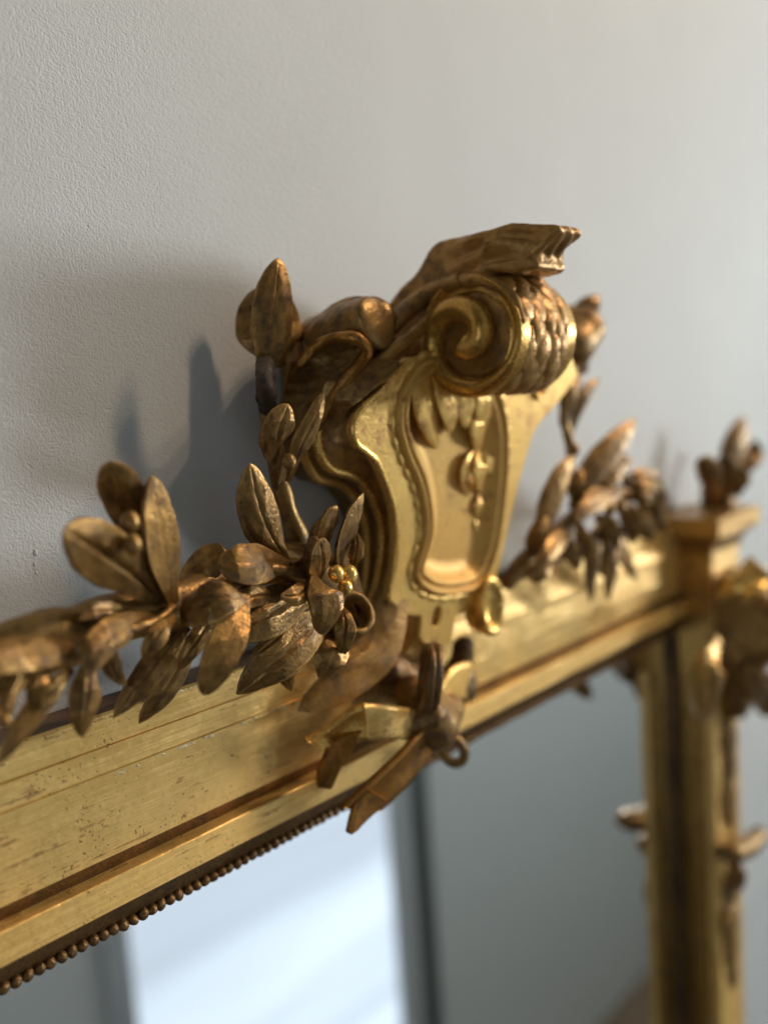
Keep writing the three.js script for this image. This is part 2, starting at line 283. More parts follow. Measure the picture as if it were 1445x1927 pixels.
const XL = -0.35, XR = 0.735;
const yAt = (px, py, z) => at(px, py, z).y;
let bladeY;
{ // top rail: one moulded profile, swept along X
  const T0 = yAt(289, 1312.6, 0.031), L2 = yAt(240, 1391, 0.032), L3 = yAt(240, 1447.4, 0.034), C1 = yAt(240, 1612, 0.029), C2 = yAt(240, 1632, 0.0235),
    D1 = yAt(240, 1640, 0.036), D2 = yAt(240, 1700, 0.036), E = yAt(240, 1719, 0.029), Fb = yAt(240, 1748, 0.024);
  const prof = [[T0 - 0.001, 0.001], [T0, 0.029], [T0 - 0.0012, 0.0305], [L2 + 0.0006, 0.0312], [L2 + 0.0003, 0.0306], [L2, 0.0322], [L3 + 0.0024, 0.0334], [L3 + 0.0018, 0.0346], [L3 + 0.0004, 0.0346], [L3, 0.0338], [L3 - 0.0003, 0.0292],
    [mix(L3, C1, 0.5), 0.0298], [C1 + 0.004, 0.0288], [C1, 0.0275], [C2 + 0.001, 0.0238], [C2, 0.0235], [D1 - 0.0002, 0.0236], [D1, 0.0352], [D1 - 0.0006, 0.0360], [D2 + 0.0006, 0.0362], [D2, 0.0356],
    [D2 - 0.0008, 0.0330], [E + 0.001, 0.0292], [E, 0.0270], [Fb + 0.002, 0.0225], [Fb, 0.019], [Fb, 0.001]];
  bladeY = Fb;
  // sharp edges: every profile segment has its own rows; brushed grain runs along X
  const segX = 120, sets = [[], [], []].map(() => ({ pos: [], uv: [], idx: [] })); let arc = 0;
  const kind = (k) => [8, 9, 12, 13, 14, 15].includes(k) ? 1 : k >= 20 ? 1 : k === 0 ? 2 : 0;
  for (let k = 0; k < prof.length - 1; k++) {
    const [ya, za] = prof[k], [yb, zb] = prof[k + 1], len = Math.hypot(yb - ya, zb - za), sub = len > 0.012 ? 10 : 1, { pos, uv, idx } = sets[kind(k)];
    for (let s = 0; s < sub; s++) {
      const base = pos.length / 3;
      for (let e = 0; e < 2; e++) for (let i = 0; i <= segX; i++) {
        const t = (s + e) / sub, x = mix(XL, XR, i / segX), y = mix(ya, yb, t), z = mix(za, zb, t), w = 0.00045 * noise.noise(x * 14, y * 22, 3) + 0.00018 * noise.noise(x * 60, y * 60, 7);
        pos.push(x, y + w * 0.5, z + w); uv.push(x, arc + len * t);
      }
      for (let i = 0; i < segX; i++) { const a = base + i, b = a + 1, c = a + segX + 1, d = c + 1; idx.push(a, c, b, b, c, d); }
    }
    arc += len;
  }
  const made = sets.map(({ pos, uv, idx }) => { const g = new THREE.BufferGeometry(); g.setAttribute('position', new THREE.Float32BufferAttribute(pos, 3)); g.setAttribute('uv', new THREE.Float32BufferAttribute(uv, 2)); g.setIndex(idx); g.computeVertexNormals(); return g; });
  const rail = part('top_rail', made[0], M.rail, mirror, false);
  part('rail_groove', made[1], M.bronze, rail, false);
  part('rail_top', made[2], M.wood, rail, false);
  const chipG = [0, 1, 2, 3].map((k) => boxUV(rough(new THREE.IcosahedronGeometry(0.0013, 2).scale(1.4 + k * 0.5, 0.55, 0.3).translate(k, 0, 0), 0.0005, 500).translate(-k, 0, 0)));
  for (let k = 0; k < 22; k++) { const px = k < 16 ? 170 + rnd() * 370 : 300 + (k - 16) * 13 + rnd() * 6, py = k < 16 ? 1541 - 0.3985 * px + rnd() * 3 : 1413 - 0.3345 * px + rnd() * 2, p = at(px, py, k < 16 ? 0.0346 : 0.0304), c = new THREE.Mesh(chipG[k % 4], M.gesso); c.name = numbered('gesso_chip'); c.position.copy(p); c.rotation.z = (rnd() - 0.5) * 0.5; c.castShadow = c.receiveShadow = true; rail.add(c); }
  const bead = rough(new THREE.SphereGeometry(0.0031, 14, 10).scale(1.05, 1.1, 1), 0.00025, 400), by = yAt(240, 1735, 0.0255), step = 0.0058;
  const beadG = boxUV(bead);
  for (let x = -0.06; x < XR - 0.01; x += step) { const b = new THREE.Mesh(beadG, M.bronze); b.name = numbered('bead'); b.castShadow = b.receiveShadow = true; b.position.set(x + (rnd() - 0.5) * 0.0007, by + (rnd() - 0.5) * 0.0005, 0.0255); b.rotation.set(rnd() * 6, rnd() * 0.6, rnd() * 0.6); b.scale.set(0.9 + rnd() * 0.2, 0.85 + rnd() * 0.25, 0.9 + rnd() * 0.15); rail.add(b); }
}
part('mirror_glass', slab(XL, -1.35, 0.004, 0.85, bladeY + 0.012, 0.0185), new THREE.MeshStandardMaterial({ name: 'silvered_glass', color: lin(0.86, 0.89, 0.9), metalness: 1, roughness: 0.015 }), mirror);

// ---- foliage
const FRONT = V(0, 0, 1), CAM = (p) => EYE.clone().sub(p).normalize();
function leaf(parent, list, wpx, face, o = {}, mat = M.carved) {
  const s = pts3(list), mid = s[Math.floor(s.length / 2)], f = face ? V(...face).normalize() : CAM(mid);
  return part('leaf', leafGeo(s, size(wpx * 1.16, mid), f, o), mat, parent);
}
function berry(parent, px, py, z, rpx, mat = M.carved) {
  const p = at(px, py, z), g = rough(new THREE.SphereGeometry(size(rpx, p), 20, 16).scale(1, 1.1, 1), 0.0004, 200).translate(p.x, p.y, p.z);
  return part('berry', g, mat, parent);
}
const rpx = (list, px) => px.map((v, i) => size(v * 1.12, at(...list[Math.round(i * (list.length - 1) / (px.length - 1))])));
function stem(name, list, px, parent, mat = M.carved, o = {}) { return part(name, tube(pts3(list), rpx(list, px), { seg: 60, amp: 0.0009, freq: 90, ...o }), mat, parent); }

const garland = stem('laurel_garland', [[-60, 1275, 0.07], [0, 1245, 0.07], [70, 1212, 0.07], [150, 1190, 0.068], [230, 1160, 0.066], [310, 1145, 0.066], [380, 1115, 0.066], [450, 1080, 0.064], [530, 1062, 0.066], [600, 1085, 0.07], [640, 1130, 0.065]], [54, 60, 58, 50, 44, 44, 36, 28, 36, 46, 30], mirror, M.carved, { amp: 0.0016, freq: 60, flat: 0.85 });
{
  const G = garland;
  // left trio
  leaf(G, [[318, 1136, 0.074], [240, 1072, 0.088], [170, 1025, 0.1], [121, 998, 0.108]], 104, [-0.55, 0.35, 0.75], { cup: 0.15, blunt: 0.45, base: 0.4, thick: 0.5 });
  leaf(G, [[262, 1030, 0.07], [240, 960, 0.08], [220, 905, 0.088], [206, 868, 0.092]], 74, [-0.6, 0.1, 0.8], { groove: 0.6, blunt: 0.5, base: 0.6, thick: 0.5 });
  leaf(G, [[326, 1138, 0.08], [312, 1060, 0.088], [298, 975, 0.092], [287, 892, 0.094]], 72, [0.15, 0.1, 1], { cup: 0.25, base: 0.35, blunt: 0.3, groove: 0.4 });
  leaf(G, [[300, 1100, 0.07], [282, 1010, 0.082], [272, 950, 0.088], [284, 895, 0.093]], 40, [-1, 0.1, 0.1], { groove: 0.2, blunt: 0.3 });
  berry(G, 246, 981, 0.094, 19); berry(G, 250, 1024, 0.1, 19);
  // along the branch, left
  leaf(G, [[140, 1225, 0.086], [80, 1225, 0.094], [10, 1235, 0.1], [-50, 1260, 0.1]], 66, [-0.3, 0.5, 0.8], { groove: 0.3, blunt: 0.8, base: 0.6, thick: 0.45 });
  leaf(G, [[290, 1160, 0.078], [235, 1180, 0.09], [190, 1215, 0.098], [166, 1272, 0.098]], 62, [-0.2, 0.25, 0.95], { groove: 0.4, base: 0.35, thick: 0.4 });
  leaf(G, [[172, 1240, 0.08], [166, 1290, 0.086], [160, 1340, 0.086], [157, 1388, 0.082]], 56, [-0.1, 0.1, 1], { groove: 0.6, base: 0.4, cup: -0.1 });
  leaf(G, [[135, 1258, 0.078], [95, 1300, 0.084], [45, 1365, 0.086], [-8, 1445, 0.082]], 42, [-0.3, 0.3, 0.9], { groove: 0.5, base: 0.4 });
  leaf(G, [[60, 1262, 0.085], [30, 1295, 0.092], [8, 1330, 0.095], [-12, 1345, 0.096]], 20, null, { groove: 0.2, base: 0.6 });
  berry(G, 9, 1357, 0.096, 15);
  // long leaves falling over the frame
  leaf(G, [[352, 1178, 0.07], [312, 1225, 0.074], [265, 1285, 0.072], [212, 1352, 0.062]], 50, [-0.2, 0.5, 0.8], { groove: 0.5, base: 0.4 });
  leaf(G, [[375, 1185, 0.066], [340, 1245, 0.068], [305, 1310, 0.064], [262, 1362, 0.052]], 52, [0.1, 0.2, 1], { groove: 0.6, base: 0.4, cup: 0.15 });
  // fold over the branch, middle
  leaf(G, [[342, 1150, 0.082], [375, 1140, 0.094], [420, 1125, 0.102], [464, 1128, 0.1]], 74, [-0.35, 0.45, 0.8], { groove: 0.4, base: 0.7, thick: 0.35 });
  leaf(G, [[455, 1118, 0.094], [440, 1180, 0.104], [412, 1245, 0.106], [382, 1308, 0.1]], 64, [-0.5, 0.05, 0.85], { groove: 0.35, base: 0.5, cup: 0.2, blunt: 0.9 });
  leaf(G, [[335, 1122, 0.056], [365, 1085, 0.064], [395, 1052, 0.07], [420, 1028, 0.074]], 62, [-0.6, 0.4, 0.6], { groove: 0.3, base: 0.5, blunt: 0.9 });
  // small leaves and twigs that fill the tangle
  for (const [l, w] of [
    [[[250, 1165, 0.07], [215, 1150, 0.08], [180, 1150, 0.084], [150, 1165, 0.084]], 34], [[[210, 1190, 0.08], [205, 1230, 0.086], [215, 1262, 0.084], [238, 1290, 0.076]], 34],
    [[[330, 1160, 0.086], [305, 1185, 0.094], [285, 1215, 0.094], [272, 1250, 0.088]], 36], [[[400, 1125, 0.07], [395, 1165, 0.08], [365, 1215, 0.084], [335, 1262, 0.076]], 38],
    [[[470, 1100, 0.07], [448, 1110, 0.08], [425, 1135, 0.086], [415, 1170, 0.084]], 38], [[[520, 1120, 0.08], [495, 1120, 0.09], [465, 1128, 0.094], [440, 1150, 0.092]], 36],
    [[[560, 1140, 0.08], [540, 1180, 0.086], [505, 1215, 0.086], [470, 1238, 0.08]], 40], [[[590, 1090, 0.09], [575, 1110, 0.1], [552, 1122, 0.104], [528, 1120, 0.102]], 36],
    [[[640, 1140, 0.08], [650, 1170, 0.092], [648, 1205, 0.092], [640, 1238, 0.084]], 36], [[[560, 1200, 0.07], [548, 1235, 0.074], [540, 1268, 0.07], [548, 1300, 0.06]], 36],
    [[[90, 1250, 0.085], [75, 1285, 0.092], [70, 1320, 0.09], [82, 1352, 0.082]], 36], [[[30, 1290, 0.08], [15, 1320, 0.084], [0, 1350, 0.084], [-20, 1372, 0.08]], 30], [[[660, 1075, 0.085], [668, 1050, 0.09], [672, 1025, 0.09], [668, 1000, 0.086]], 26]]) leaf(G, l, w, null, {});
  stem('twig', [[330, 1140, 0.08], [300, 1165, 0.086], [262, 1180, 0.088], [238, 1185, 0.088]], [9, 8, 8, 6], G);
  stem('twig', [[580, 1095, 0.085], [540, 1075, 0.088], [500, 1072, 0.088], [455, 1090, 0.086]], [12, 10, 9, 8], G);
  stem('twig', [[40, 1258, 0.09], [24, 1300, 0.094], [12, 1330, 0.096], [9, 1345, 0.096]], [6, 5, 5, 4], G);
  // cluster at the middle
  leaf(G, [[545, 1060, 0.076], [510, 1010, 0.08], [484, 940, 0.084], [470, 871, 0.086]], 74, [-0.25, 0.1, 1], { groove: 0.55, base: 0.18, blunt: 0.45, cup: -0.1 });
  leaf(G, [[548, 1062, 0.08], [505, 1058, 0.09], [455, 1060, 0.096], [410, 1060, 0.09]], 74, [-0.3, 0.35, 0.9], { groove: 0.35, base: 0.25, blunt: 0.95 });
  leaf(G, [[590, 1110, 0.076], [540, 1135, 0.086], [490, 1165, 0.09], [436, 1198, 0.086]], 86, [-0.15, 0.3, 0.95], { groove: 0.6, base: 0.5, blunt: 0.8 });
  leaf(G, [[625, 1150, 0.078], [575, 1195, 0.088], [515, 1250, 0.086], [446, 1306, 0.072]], 84, [0.0, 0.25, 1], { groove: 0.65, base: 0.45, cup: 0.1 });
  leaf(G, [[600, 1195, 0.066], [560, 1230, 0.072], [520, 1268, 0.07], [478, 1296, 0.06]], 50, [0.2, 0.1, 1], { groove: 0.5, base: 0.5 });
  leaf(G, [[596, 1104, 0.082], [604, 1075, 0.096], [606, 1045, 0.104], [600, 1015, 0.108]], 52, [-0.1, 0.05, 1], { groove: 0.75, base: 0.7, blunt: 0.9 });
  leaf(G, [[560, 1080, 0.07], [575, 1060, 0.085], [588, 1035, 0.096], [598, 1018, 0.104]], 56, [-1, 0.4, 0.2], { groove: 0.2, base: 0.5 });
  leaf(G, [[596, 1092, 0.09], [612, 1108, 0.108], [618, 1140, 0.112], [606, 1195, 0.106]], 66, [-0.3, 0.2, 0.9], { groove: 0.25, base: 0.5, blunt: 0.9, thick: 0.4 });
  leaf(G, [[606, 1052, 0.074], [612, 1020, 0.08], [622, 985, 0.086], [632, 952, 0.088]], 46, [0.1, 0.15, 1], { groove: 0.6, base: 0.6, blunt: 0.8 });
  leaf(G, [[580, 1045, 0.062], [592, 1015, 0.07], [608, 990, 0.076], [622, 962, 0.08]], 40, [-1, 0.3, 0.3], { groove: 0.2, base: 0.5 });
  leaf(G, [[690, 1190, 0.066], [668, 1110, 0.076], [648, 1045, 0.084], [660, 985, 0.09], [684, 928, 0.092]], 44, [0.1, 0.1, 1], { groove: 0.35, base: 0.5, blunt: 0.6, cup: 0.2 });
  leaf(G, [[625, 1192, 0.07], [632, 1215, 0.084], [622, 1245, 0.086], [606, 1280, 0.078]], 58, [-0.4, 0.2, 0.85], { groove: 0.35, base: 0.6, blunt: 0.7 });
  berry(G, 633, 1080, 0.098, 16, M.bright); berry(G, 656, 1082, 0.096, 18, M.bright); berry(G, 650, 1106, 0.099, 15, M.bright);
}
// the sprig that climbs the left of the crest
const sprig = stem('laurel_sprig', [[590, 1090, 0.042], [562, 1020, 0.046], [542, 955, 0.046], [526, 905, 0.044], [512, 860, 0.042], [501, 800, 0.04], [497, 745, 0.04], [503, 690, 0.042]], [26, 22, 15, 15, 9, 8, 14, 18], mirror);
{
  const S = sprig;
  leaf(S, [[500, 700, 0.04], [512, 640, 0.048], [518, 560, 0.052], [525, 486, 0.05]], 74, [-0.3, 0.1, 1], { groove: 0.5, base: 0.42, blunt: 0.6, thick: 0.4 });
  leaf(S, [[520, 690, 0.03], [512, 640, 0.028], [508, 590, 0.026], [514, 535, 0.03]], 112, [-0.5, 0.2, 1], { groove: 0.3, base: 0.3, blunt: 0.8 });
  const bark = stem('bare_stem', [[499, 680, 0.042], [499, 720, 0.0625], [504, 772, 0.042]], [15, 17, 16], S, M.bare, { cap: 0.02, amp: 0.0012 });
  leaf(S, [[524, 872, 0.052], [520, 835, 0.066], [530, 795, 0.073], [543, 760, 0.074]], 60, [-0.15, 0.1, 1], { groove: 0.75, base: 0.5, blunt: 0.75 });
  leaf(S, [[545, 905, 0.054], [562, 850, 0.068], [588, 795, 0.075], [609, 738, 0.077]], 38, [-0.1, 0.1, 1], { groove: 0.6, base: 0.4, blunt: 0.6 });
  leaf(S, [[540, 950, 0.044], [530, 910, 0.048], [524, 870, 0.052], [530, 830, 0.054]], 30, [-0.4, 0.1, 1], { groove: 0.3, base: 0.6 });
  berry(S, 544, 869, 0.074, 15);
}

// ---- crest
const shapeOf = (list) => new THREE.Shape(list.map((p) => new THREE.Vector2(p.x, p.y)));
function through(list, n) { return curve(list).getSpacedPoints(n); }
// panel outline in the leaning plane, read along the left and the right edge
const EDGE_L = [[770, 672], [748, 695], [715, 735], [682, 768], [665, 800], [669, 832], [690, 851], [706, 866], [722, 900], [738, 945], [745, 1000], [743, 1060], [734, 1104], [731, 1128]];
const EDGE_R = [[1010, 640], [1060, 655], [1078, 680], [1086, 708], [1074, 726], [1040, 770], [1008, 808], [998, 835], [985, 880], [972, 930], [960, 980], [946, 1045], [936, 1085]];
const CAV = [[752, 740], [745, 800], [757, 850], [785, 920], [795, 1000], [777, 1082], [800, 1110], [850, 1117], [900, 1097], [927, 1040], [942, 950], [949, 870], [946, 790], [930, 735], [900, 690], [840, 670], [785, 690]];
const toPlane = ([px, py]) => { const p = onPanel(px, py); return V(p.x, p.y, 0); };
const pl = through(EDGE_L.map(toPlane), 60), pr = through(EDGE_R.map(toPlane), 60);
const apron = [[764, 1158], [793, 1160], [790, 1200], [803, 1216], [814, 1234], [825, 1253], [838, 1232], [850, 1204], [857, 1160], [893, 1143]].map(toPlane);
const lift = (g, dz = 0) => { const p = g.attributes.position; for (let i = 0; i < p.count; i++) p.setZ(i, p.getZ(i) + PZ + PK * p.getY(i) + dz); g.computeVertexNormals(); return g; };
const cavPts = new THREE.CatmullRomCurve3(CAV.map(toPlane), true, 'centripetal').getSpacedPoints(160).slice(0, -1);
const crest = new THREE.Group(); crest.name = 'crest'; mirror.add(crest);
{
  const outline = [...pl, ...apron, ...pr.slice().reverse()];
  const sh = shapeOf(outline); sh.holes.push(new THREE.Path(cavPts.map((p) => new THREE.Vector2(p.x, p.y))));
  const hole = onPanel(822, 1160), hp = new THREE.Path(); hp.absellipse(hole.x, hole.y, 0.0048, 0.0075, 0, 2 * Math.PI, true, -0.2); sh.holes.push(hp);
  const ex = new THREE.ExtrudeGeometry(sh, { depth: 0.004, bevelEnabled: true, bevelThickness: 0.0012, bevelSize: 0.0012, bevelOffset: -0.0012, bevelSegments: 3, curveSegments: 24 }).translate(0, 0, -0.0052);
  part('crest_panel', lift(ex), M.panel, crest);
  // backing behind the panel
  const back = new THREE.ExtrudeGeometry(shapeOf([...pl.slice(4), ...[[770, 1150], [890, 1130]].map(toPlane), ...pr.slice(6).reverse()].map((p) => V(0.308 + (p.x - 0.308) * 0.8, 0.1 + (p.y - 0.1) * 0.94, 0))), { depth: 0.03, bevelEnabled: false }).translate(0, 0, -0.047);
  part('crest_backing', lift(back), M.carved, crest);
  // cavity mouldings: profile swept round the hollow (offset inwards, height)
  const prof = [[-0.0066, -0.0006], [-0.0058, 0.0013], [-0.004, 0.0023], [-0.0022, 0.0016], [-0.0014, 0.0004], [-0.0006, 0.0036], [0.0008, 0.0050], [0.0022, 0.0042], [0.0032, 0.0014], [0.0048, 0.0006], [0.006, 0.0024], [0.0074, 0.0034], [0.009, 0.0024], [0.0108, 0.0002], [0.0138, -0.0026], [0.0175, -0.0048], [0.022, -0.0060], [0.0255, -0.0062]];
  const n = cavPts.length, nor = cavPts.map((p, i) => { const a = cavPts[(i + n - 4) % n], b = cavPts[(i + 4) % n], t = b.clone().sub(a).normalize(); return V(-t.y, t.x, 0); });
  const ctr = V(0.306, 0.105, 0); if (nor[0].dot(ctr.clone().sub(cavPts[0])) < 0) nor.forEach((v) => v.negate());
  const row = (i, j) => { const [o, h] = prof[j]; const sc = j < 4 ? 0.25 + 0.75 * Math.abs(Math.sin(i * Math.PI / 4)) : 1; return cavPts[i % n].clone().addScaledVector(nor[i % n], j < 2 ? o * (0.6 + 0.4 * sc) : o).add(V(0, 0, h * sc)); };
  const scal = gridGeo(n + 1, 5, (i, j) => row(i, j)), mould = gridGeo(n + 1, prof.length - 4, (i, j) => row(i, j + 4));
  part('scalloped_cord', lift(rough(scal, 0.00015, 300)), M.panel, crest);
  part('cavity_moulding', lift(mould), M.matte, crest);
  const floorPts = cavPts.map((p, i) => p.clone().addScaledVector(nor[i], 0.0235));
  const fl = new THREE.ShapeGeometry(shapeOf(floorPts)).translate(0, 0, -0.0060);
  part('hollow_field', lift(fl), M.matte, crest);

  // hanging husks in the hollow
  const H = (px, py, d) => onPanel(px, py, d);
  const husk = (spine, w, o, mat = M.panel) => { const s = spine.map(([a, b, c]) => H(a, b, c - 0.0005)); return part('husk', leafGeo(s, size(w, s[1]), V(-0.1, -0.1, 1), { groove: 0, thick: 0.3, base: 0.5, amp: 0.0004, fold: 0.1, crease: false, ...o }), mat, crest); };
  husk([[790, 700, -0.002], [800, 760, 0.004], [812, 800, 0.002], [826, 845, -0.007]], 62, { base: 0.9 });
  husk([[826, 700, 0.0], [838, 745, 0.008], [852, 790, 0.006], [850, 812, -0.002]], 56, { base: 0.8 });
  husk([[870, 705, 0.0], [872, 740, 0.008], [880, 780, 0.006], [882, 800, -0.002]], 56, { base: 0.8 });
  husk([[905, 710, -0.002], [908, 750, 0.005], [910, 790, 0.002], [905, 820, -0.006]], 52, { base: 0.8 });
  husk([[897, 765, -0.002], [899, 800, 0.003], [900, 822, 0.0], [899, 852, -0.006]], 46, { blunt: 0.2 });
  husk([[897, 848, -0.006], [884, 868, 0.0], [875, 895, 0.0], [880, 936, -0.006]], 30, { blunt: 0.3 });
  husk([[904, 848, -0.006], [920, 868, -0.001], [928, 890, -0.002], [924, 918, -0.008]], 28, { blunt: 0.3 });
  husk([[900, 850, -0.004], [903, 875, 0.004], [904, 900, 0.003], [903, 928, -0.006]], 40, { blunt: 0.2 });
  husk([[902, 926, -0.006], [902, 945, -0.002], [900, 962, -0.003], [898, 978, -0.008]], 20, { blunt: 0.4 });
  husk([[898, 972, -0.007], [897, 985, -0.004], [896, 1000, -0.005], [893, 1012, -0.009]], 15, { blunt: 0.4 });
}
{ // mouldings down the left side of the crest: ridges R0 (panel edge), R1, R2, with hollows between
  const R0 = [[760, 684], [748, 695], [715, 735], [682, 768], [665, 800], [669, 832], [690, 851], [706, 866], [722, 900], [738, 945], [745, 1000], [743, 1060], [734, 1104], [731, 1128]].map(([x, y]) => onPanel(x, y, -0.0005));
  const z1 = [0.062, 0.06, 0.058, 0.056, 0.055, 0.054, 0.054, 0.052, 0.05, 0.048, 0.046, 0.044, 0.044, 0.046, 0.048, 0.05];
  const R1 = [[668, 664], [640, 712], [612, 765], [598, 815], [604, 858], [626, 882], [656, 891], [680, 906], [703, 940], [718, 990], [718, 1040], [709, 1095], [700, 1136], [714, 1168], [722, 1192], [712, 1222]].map(([x, y], i) => at(x, y, z1[i]));
  const R2 = [[588, 668], [580, 715], [572, 770], [568, 815], [576, 862], [596, 898], [630, 908], [656, 922], [678, 955], [690, 1000], [692, 1050], [688, 1095], [684, 1130], [690, 1165], [700, 1195], [696, 1225]].map(([x, y], i) => at(x, y, 0.034 - 0.0004 * i));
  const R3 = R2.map((p) => V(p.x + 0.006, p.y - 0.001, 0.004));
  const side = new THREE.Group(); side.name = 'side_moulding'; crest.add(side);
  part('ridge', tube(R0, [0.0016, 0.0022, 0.0024, 0.0022, 0.0018], { seg: 120, amp: 0.0002, cap: 0.01 }), M.bright, side);
  part('ridge', tube(R1, [0.0024, 0.0034, 0.0036, 0.0032, 0.0036], { seg: 120, amp: 0.0004, cap: 0.01 }), M.bright, side);
  part('ridge', tube(R2, [0.003, 0.0034, 0.003, 0.0028, 0.003], { seg: 120, amp: 0.0003, cap: 0.01 }), M.panel, side);
  const R0b = [...R0, R0[R0.length - 1].clone().add(V(0.004, -0.012, -0.004))];
  part('hollow', rough(strip(R0b, R1, V(1, 0, -0.2), 0.0055, 100, 14), 0.0005, 90), M.hood, side);
  part('hollow', rough(strip(R1, R2, V(1, 0, -0.2), 0.003, 100, 12), 0.0004, 90), M.carved, side);
  part('hollow', rough(strip(R2, R3, V(1, 0, 0), 0.001, 100, 6), 0.0004, 90), M.carved, side);
}
{ // left shoulder: a rolled end over a hollow, and the pointed fold in front of it
  const sh = blob([[at(606, 655, 0.03), at(664, 622, 0.056), 0.0175, 0.0175], [at(664, 622, 0.056), at(702, 604, 0.072), 0.0175, 0.0145],
    [at(590, 690, 0.016), at(606, 655, 0.03), 0.02, 0.0175], [at(575, 770, 0.014), at(595, 700, 0.02), 0.016, 0.02], [at(575, 770, 0.014), at(580, 830, 0.018), 0.014, 0.01]], 0.0016, 0.01, 0.0008);
  const s = part('shoulder', sh, M.carved, crest);
  part('shoulder_roll', tube(pts3([[596, 668, 0.03], [640, 634, 0.055], [690, 612, 0.078], [722, 602, 0.09]]), [0.016, 0.0185, 0.0185, 0.0175], { seg: 90, around: 40, amp: 0.0009, freq: 60, cap: 0.2, capLen: 0.6, flat: 0.86, hint: V(0.3, 1, 0) }), M.carved, s);
  const roll = [[560, 690, 0.054], [585, 660, 0.06], [615, 640, 0.07], [648, 634, 0.083], [676, 640, 0.09], [690, 656, 0.09], [676, 684, 0.082], [652, 712, 0.073], [628, 745, 0.066], [606, 785, 0.06], [596, 820, 0.056]];
  part('rolled_rim', tube(pts3(roll), [0.0016, 0.0028, 0.0034, 0.0036, 0.0036, 0.0034, 0.003, 0.002], { seg: 90, amp: 0.0012, freq: 70 }), M.glowTinted, s);
  part('hollow_face', rough(strip(pts3([[548, 680, 0.045], [538, 720, 0.036], [532, 770, 0.03], [540, 830, 0.03]]), pts3([[690, 652, 0.086], [660, 705, 0.072], [630, 748, 0.064], [598, 815, 0.055]]), V(0.6, 0, -0.8), 0.008, 50, 26), 0.0018, 70), M.carved, s);
  part('hollow_face', rough(strip(pts3([[560, 690, 0.052], [585, 660, 0.058], [615, 640, 0.068], [648, 634, 0.08], [690, 652, 0.088]]), pts3([[545, 705, 0.044], [570, 695, 0.05], [605, 690, 0.056], [640, 690, 0.062], [668, 692, 0.074]]), V(0.6, 0.2, -0.8), 0.004, 50, 16), 0.0016, 90), M.carved, s);
  leaf(s, [[622, 790, 0.06], [640, 742, 0.07], [686, 708, 0.08], [758, 684, 0.098]], 66, [-0.5, 0.3, 0.75], { groove: 0, base: 0.6, blunt: 0.1, cup: 0.2 });
}
